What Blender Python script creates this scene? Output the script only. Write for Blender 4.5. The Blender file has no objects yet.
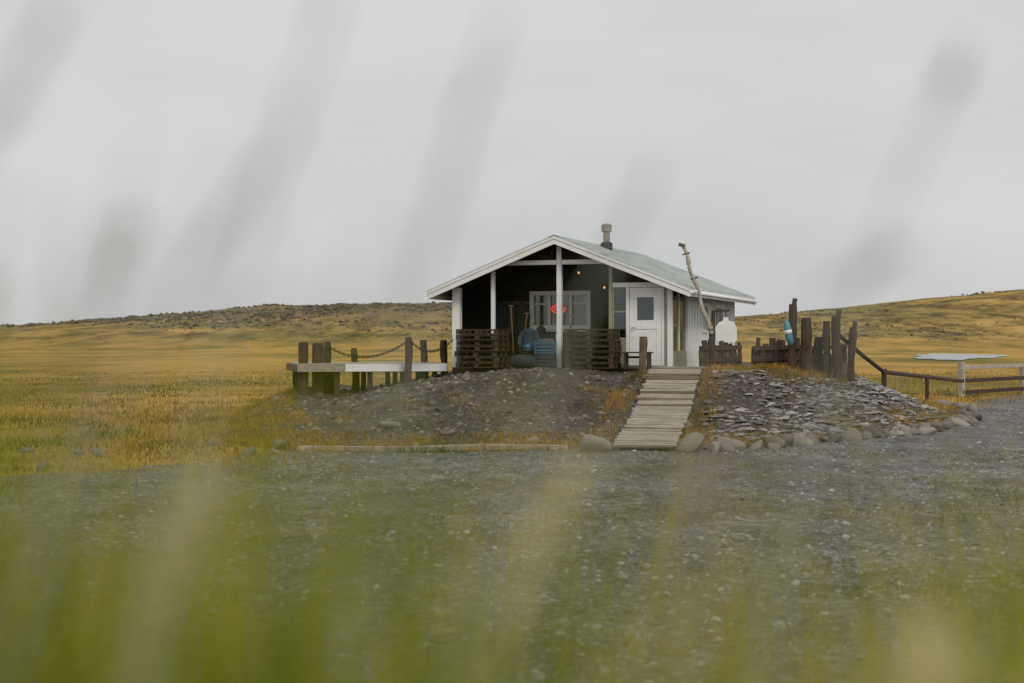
import bpy, math, random
import numpy as np
from mathutils import Matrix, Vector
random.seed(7); rng=np.random.default_rng(7)
scene=bpy.context.scene
scene.view_settings.view_transform='Standard'
scene.view_settings.look='None'; scene.view_settings.exposure=0
COL=scene.collection

# ------------------------------------------------------------ helpers: noise / terrain
def sstep(t):
    t=np.clip(t,0,1); return t*t*(3-2*t)
def h2(ix,iy,s):
    v=np.sin(ix*127.1+iy*311.7+s*74.7)*43758.5453
    return v-np.floor(v)
def vn(x,y,s=0):
    ix=np.floor(x); iy=np.floor(y); fx=x-ix; fy=y-iy
    fx=fx*fx*(3-2*fx); fy=fy*fy*(3-2*fy)
    a=h2(ix,iy,s); b=h2(ix+1,iy,s); c=h2(ix,iy+1,s); d=h2(ix+1,iy+1,s)
    return (a*(1-fx)+b*fx)*(1-fy)+(c*(1-fx)+d*fx)*fy
def fbm(x,y,s=0,o=4):
    r=0;a=.5
    for i in range(o):
        t=.6+i*.9; c_,s_=math.cos(t),math.sin(t); k=2.07**i
        r=r+a*vn((x*c_-y*s_)*k+i*7.3,(x*s_+y*c_)*k+i*3.1,s+i*3); a*=.55
    return r/sum(.5*.55**i for i in range(o))
def sdpoly(px,py,poly):
    px=np.asarray(px,float); py=np.asarray(py,float)
    d=np.full(px.shape,1e9); ins=np.zeros(px.shape,bool)
    n=len(poly)
    for i in range(n):
        x1,y1=poly[i]; x2,y2=poly[(i+1)%n]
        ex,ey=x2-x1,y2-y1
        t=np.clip(((px-x1)*ex+(py-y1)*ey)/(ex*ex+ey*ey),0,1)
        d=np.minimum(d,np.hypot(px-x1-t*ex,py-y1-t*ey))
        c=((y1>py)!=(y2>py))
        with np.errstate(divide='ignore',invalid='ignore'):
            xi=(x2-x1)*(py-y1)/((y2-y1) if y2!=y1 else 1e-9)+x1
        ins^=(c&(px<xi))
    return np.where(ins,d,-d)
MOUND=[(-4.3,27.7),(-1.0,27.3),(1.7,27.3),(3.6,27.4),(6.1,29.6),(9.2,32.8),(11.6,36.8),(13.2,41.5),(13.6,49),(10,55),(-3,55),(-7.6,48),(-8.0,40),(-7.2,34),(-6.2,30.2)]
ROAD=[(-60,6.5),(-60,13),(-20,17.5),(-12,19.5),(-8,21.6),(-5.6,25.0),(-4.2,29),(2,34),(9,42),(13.8,46),(16.6,51.8),(21,56.3),(60,88),(120,110),(120,6.5)]
def H(x,y):
    x=np.asarray(x,float); y=np.asarray(y,float)
    sd=sdpoly(x,y,MOUND)+0.5*(vn(x*.7,y*.7,5)-.5)
    w=3.3+4.2*sstep((5.2-x)/2.5)*sstep((x+6.5)/2.5)
    w=w+.9*sstep((x-5.5)/2)
    t=np.clip(sd/w,0,1)
    m=1.37*(.6*t+.4*sstep(t))
    flat=sstep((sd-w*.8)/1.5)
    lump=(fbm(x*1.1,y*1.1,9)-.5)*.20*np.clip(sd*2,0,1)*(1-flat)
    bank=1.15*sstep(1-(y-2.2)/5.0)
    und=(fbm(x*.12,y*.12,2)-.5)*.10*np.clip(1-m,0,1)+(vn(x*1.7,y*1.7,4)-.5)*.02
    cx=[-400,-198,-148,-94,-60,-24,30,88,135,169,198,260,420]
    cz=[4,7.3,11.2,15.8,16.4,17.0,14.5,11.4,15,19.3,22.4,27,32]
    cr=np.interp(x,cx,cz)+(fbm(x*.02,y*.012,11)-.5)*2.2+(vn(x*.11,y*.06,8)-.5)*1.1+(vn(x*.4,y*.1,18)-.5)*.5
    k=sstep((y-320)/235)
    k=.75*k+.25*np.clip((y-320)/235,0,1)
    hills=cr*k*(1-.25*sstep((y-700)/1500))
    fade=sstep((3200-np.abs(y))/1500)
    return m+lump+bank+und+hills*fade
def Hs(x,y): return float(H(np.array([x]),np.array([y]))[0])

def mesh_from_np(name,co,faces,mats=(),smooth=False,attrs=None,parent=None):
    me=bpy.data.meshes.new(name)
    co=np.ascontiguousarray(co,dtype=np.float32); faces=np.ascontiguousarray(faces,dtype=np.int32)
    nv=len(co); nf,k=faces.shape
    me.vertices.add(nv); me.vertices.foreach_set('co',co.ravel())
    me.loops.add(nf*k); me.loops.foreach_set('vertex_index',faces.ravel())
    me.polygons.add(nf); me.polygons.foreach_set('loop_start',np.arange(0,nf*k,k,dtype=np.int32))
    try: me.polygons.foreach_set('loop_total',np.full(nf,k,dtype=np.int32))
    except Exception: pass
    me.polygons.foreach_set('use_smooth',np.full(nf,smooth,dtype=bool))
    me.update(calc_edges=True); me.validate()
    for a,(vals) in (attrs or {}).items():
        vals=np.asarray(vals,dtype=np.float32)
        if vals.ndim==1:
            at=me.attributes.new(a,'FLOAT','POINT'); at.data.foreach_set('value',vals)
        else:
            at=me.attributes.new(a,'FLOAT_COLOR','POINT'); at.data.foreach_set('color',vals.ravel())
    for m in mats: me.materials.append(m)
    ob=bpy.data.objects.new(name,me); COL.objects.link(ob)
    if parent: ob.parent=parent
    return ob

# ------------------------------------------------------------ materials
def newmat(name):
    m=bpy.data.materials.new(name); m.use_nodes=True
    nt=m.node_tree; b=nt.nodes['Principled BSDF']; return m,nt,b
def N(nt,t,**kw):
    n=nt.nodes.new(t)
    for k,v in kw.items():
        if k in n.inputs: n.inputs[k].default_value=v
        else: setattr(n,k,v)
    return n
def tex(nt,co,scale,detail=6,rough=.6,sc=None):
    n=N(nt,'ShaderNodeTexNoise'); n.inputs['Scale'].default_value=scale; n.inputs['Detail'].default_value=detail; n.inputs['Roughness'].default_value=rough
    if sc:
        mp=N(nt,'ShaderNodeMapping'); mp.inputs['Scale'].default_value=sc
        nt.links.new(co,mp.inputs['Vector']); co=mp.outputs[0]
    nt.links.new(co,n.inputs['Vector']); return n.outputs['Fac']
def ramp(nt,fac,stops):
    r=N(nt,'ShaderNodeValToRGB'); e=r.color_ramp.elements
    e[0].position=stops[0][0]; e[0].color=(*stops[0][1],1)
    e[1].position=stops[-1][0]; e[1].color=(*stops[-1][1],1)
    for p,c in stops[1:-1]:
        x=e.new(p); x.color=(*c,1)
    nt.links.new(fac,r.inputs[0]); return r.outputs[0]
def mix(nt,f,a,b,bt='MIX'):
    n=N(nt,'ShaderNodeMix'); n.data_type='RGBA'; n.blend_type=bt
    for s,v in ((0,f),(6,a),(7,b)):
        if isinstance(v,(int,float)): n.inputs[s].default_value=v
        elif isinstance(v,tuple): n.inputs[s].default_value=(*v,1)
        else: nt.links.new(v,n.inputs[s])
    return n.outputs[2]
def math_(nt,op,a,b=0.0):
    n=N(nt,'ShaderNodeMath'); n.operation=op
    for i,v in enumerate((a,b)):
        if isinstance(v,(int,float)): n.inputs[i].default_value=v
        else: nt.links.new(v,n.inputs[i])
    return n.outputs[0]
def bump(nt,b,h,st,dist=.02):
    n=N(nt,'ShaderNodeBump'); n.inputs['Strength'].default_value=st; n.inputs['Distance'].default_value=dist
    nt.links.new(h,n.inputs['Height']); nt.links.new(n.outputs[0],b.inputs['Normal'])

def wood(name,c1,c2,rough=.8,scale=3,axis=(1,1,.12),spec=.5):
    m,nt,b=newmat(name); tc=N(nt,'ShaderNodeTexCoord').outputs['Object']
    f=tex(nt,tc,scale*8,6,.7,axis); g=tex(nt,tc,scale*.7,4,.6)
    c=ramp(nt,f,[(.3,c1),(.7,c2)])
    c=mix(nt,.45,c,ramp(nt,g,[(.3,(.35,.35,.35)),(.7,(1,1,1))]),'MULTIPLY')
    nt.links.new(c,b.inputs['Base Color']); b.inputs['Roughness'].default_value=rough; b.inputs['Specular IOR Level'].default_value=spec
    bump(nt,b,f,.5,.01); return m
def paint(name,c,rough=.55,var=.25):
    m,nt,b=newmat(name); tc=N(nt,'ShaderNodeTexCoord').outputs['Object']
    f=tex(nt,tc,3,6,.7); f2=tex(nt,tc,25,4,.7,(1,1,.2))
    c0=mix(nt,var,c,ramp(nt,f,[(.35,(.45,.43,.38)),(.65,(1,1,1))]),'MULTIPLY')
    c0=mix(nt,var*.6,c0,ramp(nt,f2,[(.4,(.5,.48,.45)),(.6,(1,1,1))]),'MULTIPLY')
    nt.links.new(c0,b.inputs['Base Color']); b.inputs['Roughness'].default_value=rough
    bump(nt,b,f2,.15,.005); return m
M={}
M['white']=paint('white_paint',(.88,.89,.88),.5,.18)
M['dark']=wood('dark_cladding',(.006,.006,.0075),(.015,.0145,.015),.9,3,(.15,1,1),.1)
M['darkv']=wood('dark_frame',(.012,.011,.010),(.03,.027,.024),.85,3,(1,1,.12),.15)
M['olive']=paint('olive_frame',(.34,.35,.24),.6,.4)
M['cream']=paint('cream_inner_wall',(.46,.44,.28),.7,.4)
M['old']=wood('weathered_wood',(.08,.055,.037),(.23,.165,.115),.85)
M['oldd']=wood('dark_old_timber',(.035,.022,.015),(.115,.073,.045),.85)
M['grey']=wood('grey_boards',(.22,.19,.155),(.52,.46,.38),.6,3,(.12,1,1))
M['pale']=wood('pale_timber',(.36,.32,.26),(.62,.56,.47),.75)
M['pallet']=wood('pallet_wood',(.030,.019,.012),(.11,.070,.042),.85,3,(.15,1,1))
M['blue']=paint('blue_plastic',(.04,.11,.19),.4,.4)
M['teal']=paint('teal_plastic',(.08,.30,.36),.4,.3)
M['black']=paint('black_plastic',(.02,.02,.022),.45,.3)
M['red']=paint('red_plastic',(.4,.03,.02),.45,.3)
M['cloth']=paint('dark_cloth',(.03,.04,.055),.9,.4)
M['jacket']=paint('blue_jacket_cloth',(.03,.055,.09),.9,.5)
def roofmat():
    m,nt,b=newmat('pale_metal_roofing'); tc=N(nt,'ShaderNodeTexCoord').outputs['Object']
    f=tex(nt,tc,1.2,6,.65,(3,.6,3))
    c=ramp(nt,f,[(.3,(.38,.42,.41)),(.55,(.50,.54,.53)),(.75,(.62,.65,.64))])
    nt.links.new(c,b.inputs['Base Color']); b.inputs['Roughness'].default_value=.38; b.inputs['Metallic'].default_value=.1
    return m
M['roof']=roofmat()
def metal(name,c,r):
    m,nt,b=newmat(name); tc=N(nt,'ShaderNodeTexCoord').outputs['Object']
    f=tex(nt,tc,6,5,.6)
    nt.links.new(mix(nt,.5,c,ramp(nt,f,[(.3,(.4,.35,.3)),(.7,(1,1,1))]),'MULTIPLY'),b.inputs['Base Color'])
    b.inputs['Roughness'].default_value=r; b.inputs['Metallic'].default_value=.7; return m
M['tin']=metal('flue_metal',(.40,.37,.32),.45); M['iron']=metal('dark_iron',(.06,.055,.05),.6)
def emis(name,c,s):
    m,nt,b=newmat(name); b.inputs['Base Color'].default_value=(*c,1)
    b.inputs['Emission Color'].default_value=(*c,1); b.inputs['Emission Strength'].default_value=s; return m
M['neon']=emis('red_neon',(1,.06,.04),1.1); M['bulb']=emis('warm_bulb',(1,.42,.15),1.0)
def glass(name,tr,tint):
    m=bpy.data.materials.new(name); m.use_nodes=True; nt=m.node_tree; nt.nodes.clear()
    o=N(nt,'ShaderNodeOutputMaterial'); t=N(nt,'ShaderNodeBsdfTransparent'); t.inputs[0].default_value=(*tint,1)
    g=N(nt,'ShaderNodeBsdfGlossy'); g.inputs['Roughness'].default_value=.06; g.inputs[0].default_value=(.8,.85,.85,1)
    fr=N(nt,'ShaderNodeFresnel'); fr.inputs[0].default_value=1.5
    f=math_(nt,'ADD',fr.outputs[0],tr)
    mx=N(nt,'ShaderNodeMixShader'); nt.links.new(f,mx.inputs[0]); nt.links.new(t.outputs[0],mx.inputs[1]); nt.links.new(g.outputs[0],mx.inputs[2])
    nt.links.new(mx.outputs[0],o.inputs[0]); return m
M['glass']=glass('window_glass',.06,(.55,.6,.58))

def rockmat(name,c1,c2,c3,rough,sp=.5):
    m,nt,b=newmat(name); tc=N(nt,'ShaderNodeTexCoord').outputs['Object']
    at=N(nt,'ShaderNodeAttribute'); at.attribute_name='tone'
    f=tex(nt,tc,14,5,.7)
    c=ramp(nt,at.outputs['Fac'],[(0,c1),(.5,c2),(1,c3)])
    c=mix(nt,.5,c,ramp(nt,f,[(.3,(.5,.5,.5)),(.7,(1.0,1.0,1.0))]),'MULTIPLY')
    nt.links.new(c,b.inputs['Base Color']); b.inputs['Roughness'].default_value=rough
    bump(nt,b,f,.4,.02); return m
M['pebR']=rockmat('road_pebbles',(.07,.07,.074),(.22,.22,.22),(.50,.495,.48),.7)
M['pebM']=rockmat('mound_pebbles',(.045,.035,.030),(.15,.122,.10),(.38,.33,.28),.65)
M['slate']=rockmat('wet_slate',(.07,.063,.058),(.22,.20,.185),(.52,.48,.44),.2)
M['boulder']=rockmat('boulder_stone',(.11,.10,.085),(.22,.20,.17),(.38,.35,.30),.8)
M['hillrock']=rockmat('hill_rock',(.06,.05,.035),(.13,.11,.078),(.26,.22,.165),.9)

def groundmat():
    m,nt,b=newmat('moor_grassland'); geo=N(nt,'ShaderNodeNewGeometry').outputs['Position']
    n1=tex(nt,geo,.05,7,.7,(1,.45,1)); n2=tex(nt,geo,.35,6,.65); n3=tex(nt,geo,5,5,.7); n4=tex(nt,geo,.012,5,.6,(1,2.5,1))
    c=ramp(nt,n2,[(.25,(.13,.12,.028)),(.45,(.30,.21,.045)),(.62,(.50,.30,.07)),(.8,(.24,.18,.045))])
    c2=ramp(nt,n1,[(.36,(.12,.14,.03)),(.45,(.26,.20,.045)),(.52,(.50,.31,.07)),(.58,(.58,.35,.09)),(.66,(.34,.22,.07))])
    c=mix(nt,.78,c,c2)
    c=mix(nt,.6,c,ramp(nt,n3,[(.3,(.45,.45,.4)),(.65,(1.1,1.1,1.1))]),'MULTIPLY')
    sep=N(nt,'ShaderNodeSeparateXYZ'); nt.links.new(geo,sep.inputs[0])
    hz=N(nt,'ShaderNodeMapRange'); hz.inputs[1].default_value=.6; hz.inputs[2].default_value=3; nt.links.new(sep.outputs[2],hz.inputs[0])
    hc=ramp(nt,n4,[(.35,(.19,.18,.055)),(.5,(.31,.235,.07)),(.65,(.44,.29,.09))])
    n5=tex(nt,geo,.10,8,.85,(1,.35,3))
    hc=mix(nt,.95,hc,ramp(nt,n5,[(.40,(.22,.22,.24)),(.48,(.62,.60,.55)),(.56,(1.2,1.12,1.02))]),'MULTIPLY')
    stone=N(nt,'ShaderNodeMapRange'); stone.inputs[1].default_value=4; stone.inputs[2].default_value=11; nt.links.new(sep.outputs[2],stone.inputs[0])
    n6=tex(nt,geo,.2,8,.85,(1,.4,2))
    left=N(nt,'ShaderNodeMapRange'); left.inputs[1].default_value=60; left.inputs[2].default_value=20; nt.links.new(sep.outputs[0],left.inputs[0])
    sm=math_(nt,'MULTIPLY',math_(nt,'MULTIPLY',stone.outputs[0],left.outputs[0]),ramp(nt,n6,[(.42,(0,0,0)),(.52,(1,1,1))]))
    hc=mix(nt,math_(nt,'MULTIPLY',sm,.85),hc,(.19,.14,.10))
    c=mix(nt,hz.outputs[0],c,hc)
    nt.links.new(c,b.inputs['Base Color']); b.inputs['Roughness'].default_value=.95; b.inputs['Specular IOR Level'].default_value=.15
    bump(nt,b,n3,.6,.08); return m
M['ground']=groundmat()
def gravelmat(name,cols,patch,patchamt,rough,bs,big=1.0):
    m,nt,b=newmat(name); geo=N(nt,'ShaderNodeNewGeometry').outputs['Position']
    v=N(nt,'ShaderNodeTexVoronoi'); v.inputs['Scale'].default_value=14*big; nt.links.new(geo,v.inputs['Vector'])
    v2=N(nt,'ShaderNodeTexVoronoi'); v2.inputs['Scale'].default_value=45*big; nt.links.new(geo,v2.inputs['Vector'])
    sx=N(nt,'ShaderNodeSeparateColor'); nt.links.new(v.outputs['Color'],sx.inputs[0])
    n1=tex(nt,geo,.5,6,.7); n2=tex(nt,geo,6,7,.8,(1,.45,1)); n3=tex(nt,geo,1.1,8,.8,(.9,.5,1)); n4=tex(nt,geo,.16,4,.6)
    f=math_(nt,'ADD',math_(nt,'MULTIPLY',sx.outputs[0],.5),math_(nt,'MULTIPLY',n2,.5))
    c=ramp(nt,f,[(.2,cols[0]),(.5,cols[1]),(.8,cols[2])])
    c=mix(nt,.95,c,ramp(nt,n3,[(.38,(.34,.34,.35)),(.5,(.85,.85,.84)),(.62,(1.5,1.48,1.45))]),'MULTIPLY')
    c=mix(nt,.8,c,ramp(nt,n4,[(.35,(.66,.67,.70)),(.65,(1.2,1.17,1.12))]),'MULTIPLY')
    pm=ramp(nt,math_(nt,'ADD',math_(nt,'MULTIPLY',n1,.6),math_(nt,'MULTIPLY',n2,.4)),[(.48,(0,0,0)),(.57,(1,1,1))])
    c=mix(nt,math_(nt,'MULTIPLY',pm,patchamt),c,patch)
    at=N(nt,'ShaderNodeAttribute'); at.attribute_name='edge'
    em=ramp(nt,math_(nt,'ADD',at.outputs['Fac'],math_(nt,'MULTIPLY',math_(nt,'SUBTRACT',n1,.5),2.6)),[(.25,(1,1,1)),(.75,(0,0,0))])
    c=mix(nt,math_(nt,'MULTIPLY',em,.8),c,mix(nt,n2,(.13,.10,.028),(.44,.28,.07)))
    nt.links.new(c,b.inputs['Base Color']); b.inputs['Roughness'].default_value=rough
    hgt=math_(nt,'ADD',math_(nt,'MULTIPLY',v.outputs['Distance'],-1.0),math_(nt,'MULTIPLY',v2.outputs['Distance'],-.5))
    hgt=math_(nt,'ADD',hgt,n2)
    bump(nt,b,hgt,bs,.10); return m
M['road']=gravelmat('grey_gravel',((.09,.09,.094),(.225,.224,.223),(.47,.46,.45)),(.20,.16,.08),.5,.65,1.0)
M['mound']=gravelmat('brown_gravel',((.05,.038,.032),(.125,.10,.085),(.25,.205,.17)),(.15,.10,.045),.45,.7,1.0)

def grassmat(name,trans=.35):
    m=bpy.data.materials.new(name); m.use_nodes=True; nt=m.node_tree; b=nt.nodes['Principled BSDF']; o=nt.nodes['Material Output']
    at=N(nt,'ShaderNodeAttribute'); at.attribute_name='Col'
    nt.links.new(at.outputs['Color'],b.inputs['Base Color']); b.inputs['Roughness'].default_value=.7; b.inputs['Specular IOR Level'].default_value=.2
    t=N(nt,'ShaderNodeBsdfTranslucent'); nt.links.new(at.outputs['Color'],t.inputs[0])
    mx=N(nt,'ShaderNodeMixShader'); mx.inputs[0].default_value=trans
    nt.links.new(b.outputs[0],mx.inputs[1]); nt.links.new(t.outputs[0],mx.inputs[2]); nt.links.new(mx.outputs[0],o.inputs[0]); return m
M['grass']=grassmat('grass_blades',.5)

# ------------------------------------------------------------ terrain
def axis(a,b,lo,hi,st,g):
    mid=list(np.arange(a,b+1e-6,st)); up=[];s=st;x=mid[-1]
    while x<hi: s*=g; x+=s; up.append(x)
    dn=[];s=st;x=mid[0]
    while x>lo: s*=g; x-=s; dn.append(x)
    return np.array(dn[::-1]+mid+up)
xs=axis(-13,19,-3500,3500,.16,1.04); ys=axis(7,50,-200,4200,.16,1.04)
X,Y=np.meshgrid(xs,ys); Z=H(X,Y); nx=len(xs); ny=len(ys)
co=np.stack([X,Y,Z],-1).reshape(-1,3)
ii=np.arange(nx*ny).reshape(ny,nx)
F=np.stack([ii[:-1,:-1],ii[:-1,1:],ii[1:,1:],ii[1:,:-1]],-1).reshape(-1,4)
mesh_from_np('ground',co,F,[M['ground']],True)
sm=sdpoly(X,Y,MOUND)+.7*(fbm(X*.9,Y*.9,21)-.5)
sr=sdpoly(X,Y,ROAD)+2.6*(fbm(X*.5,Y*.5,31)-.5)
def overlay(name,s,mat,off,amt=.05):
    s=s.reshape(-1); z=co[:,2]+np.clip(s*amt*2,-amt,off)
    keepv=s>-.6
    f=F[keepv[F].all(1)]
    used=np.unique(f); mp=-np.ones(len(co),int); mp[used]=np.arange(len(used))
    c=co[used].copy(); c[:,2]=z[used]
    mesh_from_np(name,c,mp[f],[mat],True,{'edge':np.clip(s[used]/1.5,0,1)})
overlay('gravel_road',np.minimum(sr,60),M['road'],.012)
overlay('gravel_mound',sm,M['mound'],.022)
# pond, lying diagonally across the plain
a=np.linspace(0,2*math.pi,144,endpoint=False); r=1+.14*np.sin(3*a+1)+.09*np.sin(7*a)+.05*np.sin(17*a+2)
py_=200+38*r*np.sin(a)
pc=np.stack([62.5+6.3*r*np.cos(a)+.312*(py_-200),py_,np.full(144,.085)],-1)
me=bpy.data.meshes.new('pond_water'); me.from_pydata([tuple(p) for p in pc],[],[list(range(144))]); 
wm,nt,b=newmat('sky_tinted_water'); b.inputs['Base Color'].default_value=(.30,.32,.33,1); b.inputs['Roughness'].default_value=.3  # pale base colour paints in the sky reflection off the ripples
wf=tex(nt,N(nt,'ShaderNodeNewGeometry').outputs['Position'],1.2,4,.6); bump(nt,b,wf,.6,.12)
me.materials.append(wm); ob=bpy.data.objects.new('pond_water',me); COL.objects.link(ob)

# ------------------------------------------------------------ rocks (batched)
PHI=(1+5**.5)/2
ico=np.array([(-1,PHI,0),(1,PHI,0),(-1,-PHI,0),(1,-PHI,0),(0,-1,PHI),(0,1,PHI),(0,-1,-PHI),(0,1,-PHI),(PHI,0,-1),(PHI,0,1),(-PHI,0,-1),(-PHI,0,1)],float)
ico/=np.linalg.norm(ico[0])
icf=np.array([(0,11,5),(0,5,1),(0,1,7),(0,7,10),(0,10,11),(1,5,9),(5,11,4),(11,10,2),(10,7,6),(7,1,8),(3,9,4),(3,4,2),(3,2,6),(3,6,8),(3,8,9),(4,9,5),(2,4,11),(6,2,10),(8,6,7),(9,8,1)])
def subdiv(v,f):
    v=list(map(tuple,v)); c={}; o=[]
    def m(a,b):
        k=(min(a,b),max(a,b))
        if k not in c:
            p=np.array(v[a])+np.array(v[b]); p/=np.linalg.norm(p); v.append(tuple(p)); c[k]=len(v)-1
        return c[k]
    for a,b_,d in f:
        ab=m(a,b_);bd=m(b_,d);da=m(d,a); o+=[(a,ab,da),(b_,bd,ab),(d,da,bd),(ab,bd,da)]
    return np.array(v),np.array(o)
def rocks(name,P,S,mat,flat=(.55,.9),level=0,jit=.22,tilt=.35,sink=.25,smooth=False,tone=None):
    n=len(P); v,f=(ico,icf)
    for _ in range(level): v,f=subdiv(v,f)
    k=len(v); V=np.repeat(v[None],n,0)*(1+rng.uniform(-jit,jit,(n,k,1)))
    if level: V=V+.25*np.sin(V[:,:,[1,2,0]]*2.3+rng.uniform(0,6,(n,1,3)))
    sc=np.stack([rng.uniform(.75,1.25,n),rng.uniform(.75,1.25,n),rng.uniform(*flat,n)],-1)*S[:,None]
    V=V*sc[:,None,:]
    a=rng.uniform(0,6.28,n); tx=rng.normal(0,tilt,n)
    c,s=np.cos(tx)[:,None],np.sin(tx)[:,None]; y=V[...,1]*c-V[...,2]*s; z=V[...,1]*s+V[...,2]*c; V[...,1]=y;V[...,2]=z
    c,s=np.cos(a)[:,None],np.sin(a)[:,None]; x=V[...,0]*c-V[...,1]*s; y=V[...,0]*s+V[...,1]*c; V[...,0]=x;V[...,1]=y
    zz=H(P[:,0],P[:,1])+S*flat[0]*(1-2*sink)*.5
    V+=np.stack([P[:,0],P[:,1],zz],-1)[:,None,:]
    FF=(f[None]+(np.arange(n)*k)[:,None,None]).reshape(-1,3)
    tn=rng.beta(1.6,2.4,n) if tone is None else np.full(n,tone)
    return mesh_from_np(name,V.reshape(-1,3),FF,[mat],smooth,{'tone':np.repeat(tn,k)})
n=110000
t=rng.uniform(0,1,n); yy=7+38*t**1.4; xx=rng.uniform(-1,1,n)*(yy*.42+1.5)
k=(sdpoly(xx,yy,ROAD)>.1)&(sdpoly(xx,yy,MOUND)<-.1)&(fbm(xx*.8,yy*.5,41)+rng.uniform(-.22,.22,n)>.46)
P=np.stack([xx,yy],-1)[k]; S=np.clip(rng.lognormal(-4.0,.45,len(P)),.008,.052)
rocks('road_pebbles',P,S,M['pebR'])
n=36000
xx=rng.uniform(-8.5,14,n); yy=rng.uniform(27,40,n)
sd=sdpoly(xx,yy,MOUND); k=(sd>.05)&(fbm(xx*.7,yy*.7,51)+rng.uniform(-.3,.3,n)>.42)
P=np.stack([xx,yy],-1)[k]; S=np.clip(rng.lognormal(-3.6,.55,len(P)),.012,.12)
rocks('mound_pebbles',P,S,M['pebM'])
n=11000
xx=rng.uniform(3.6,13.2,n); yy=rng.uniform(27.5,46,n); sd=sdpoly(xx,yy,MOUND)
ramp_x=2.6+(yy-27.8)*.195
k=(sd>.2)&(sd<3.3)&(xx>ramp_x+.95)&(fbm(xx*.8,yy*.8,61)+rng.uniform(-.2,.2,n)>.36)
P=np.stack([xx,yy],-1)[k]; S=np.clip(rng.lognormal(-2.4,.45,len(P)),.04,.20)
rocks('slate_stones',P,S,M['slate'],flat=(.18,.34),tilt=.12,sink=.15)
pts=[]
path=[(3.9,27.3),(6.2,29.35),(9.35,32.6),(11.75,36.6),(13.3,41.2),(13.8,46)]
for (x1,y1),(x2,y2) in zip(path[:-1],path[1:]):
    L=math.hypot(x2-x1,y2-y1); m_=int(L/.27)
    for i in range(m_):
        q=(i+rng.uniform(.1,.9))/m_; pts.append((x1+(x2-x1)*q+rng.normal(0,.09),y1+(y2-y1)*q+rng.normal(0,.09)))
P=np.array(pts); S=rng.uniform(.12,.23,len(P)); rocks('stone_edging',P,S,M['boulder'],flat=(.6,.85),level=2,jit=.05,sink=0,smooth=True)
rocks('boulder',np.array([(1.56,27.1)]),np.array([.27]),M['boulder'],flat=(.85,.95),level=3,jit=.02,tilt=.1,sink=-.1,smooth=True,tone=.55)
rocks('boulder.001',np.array([(3.42,27.05)]),np.array([.26]),M['boulder'],flat=(.8,.9),level=3,jit=.02,tilt=.1,sink=-.1,smooth=True,tone=.5)
P=np.array([(-7.6,26.2),(-8.1,26.6),(-4.5,27.0),(-4.6,27.9),(-9.3,27.2),(-6.0,28.6),(-3.1,28.0),(-1.9,27.9),(-5.2,30.2),(.4,28.1),(-2.5,29.5),(-7.9,24.0),(-10.8,25.0),(-4.9,26.4)])
rocks('field_stones',P,rng.uniform(.09,.19,len(P)),M['boulder'],flat=(.5,.8),level=2,jit=.05,sink=0,smooth=True)
n=26000
xx=rng.uniform(-240,40,n); yy=rng.uniform(380,580,n)
k=(fbm(xx*.035,yy*.03,131)+rng.uniform(-.12,.12,n)>.49)&(H(xx,yy)+rng.uniform(-3,3,n)>7)
P=np.stack([xx,yy],-1)[k]; S=np.clip(rng.lognormal(-1.0,.5,len(P)),.15,1.1)
rocks('hill_boulders',P,S,M['hillrock'],flat=(.4,.7))
n=2500
xx=rng.uniform(80,240,n); yy=rng.uniform(380,560,n)
k=(fbm(xx*.03,yy*.03,133)+rng.uniform(-.1,.1,n)>.55)
P=np.stack([xx,yy],-1)[k]; S=np.clip(rng.lognormal(-1.1,.4,len(P)),.15,.8)
rocks('hill_boulders.001',P,S,M['hillrock'],flat=(.4,.7))

# ------------------------------------------------------------ grass (batched)
def grass(name,R,h,w,lean,col,nseg=3,sdir=None,base_dark=.65):
    n=len(R); a=rng.uniform(0,6.28,n); 
    la=a+rng.normal(0,.5,n) if sdir is None else sdir
    t=np.linspace(0,1,nseg+1)
    cx=R[:,0,None]+np.cos(la)[:,None]*lean[:,None]*h[:,None]*t[None]**2
    cy=R[:,1,None]+np.sin(la)[:,None]*lean[:,None]*h[:,None]*t[None]**2
    cz=R[:,2,None]+h[:,None]*(t[None]-.35*np.minimum(lean,1.2)[:,None]*t[None]**3)
    wa=a+1.57; ww=w[:,None]*np.maximum(1-t[None]**1.9,.06)*.5
    dx=np.cos(wa)[:,None]*ww; dy=np.sin(wa)[:,None]*ww
    V=np.stack([np.stack([cx-dx,cy-dy,cz],-1),np.stack([cx+dx,cy+dy,cz],-1)],2)
    V=V.reshape(n,-1,3); k=(nseg+1)*2
    f=np.array([(2*i,2*i+1,2*i+3,2*i+2) for i in range(nseg)])
    FF=(f[None]+(np.arange(n)*k)[:,None,None]).reshape(-1,4)
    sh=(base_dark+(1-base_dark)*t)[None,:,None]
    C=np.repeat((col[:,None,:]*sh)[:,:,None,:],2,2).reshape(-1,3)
    C=np.clip(np.concatenate([C,np.ones((len(C),1))],1),0,.95)
    return mesh_from_np(name,V.reshape(-1,3),FF,[M['grass']],False,{'Col':C})
def cols(n,x,y,pal,s,g=1.0,sc=.35,con=2.4):
    q=np.clip((fbm(x*sc,y*sc,s)-.5)*con+.5+rng.normal(0,.13,n),0,.999)*(len(pal)-1)
    p=np.array(pal)*g; i=q.astype(int); fr=(q-i)[:,None]
    return (p[i]*(1-fr)+p[i+1]*fr)*rng.uniform(.7,1.25,(n,1))
PAL=[(.10,.13,.028),(.17,.17,.035),(.36,.26,.05),(.60,.37,.07),(.70,.43,.11),(.48,.29,.075),(.26,.19,.05)]
n=175000
t=rng.uniform(0,1,n); yy=16+105*t**1.6; xx=rng.uniform(-.42,.46,n)*yy
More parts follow.
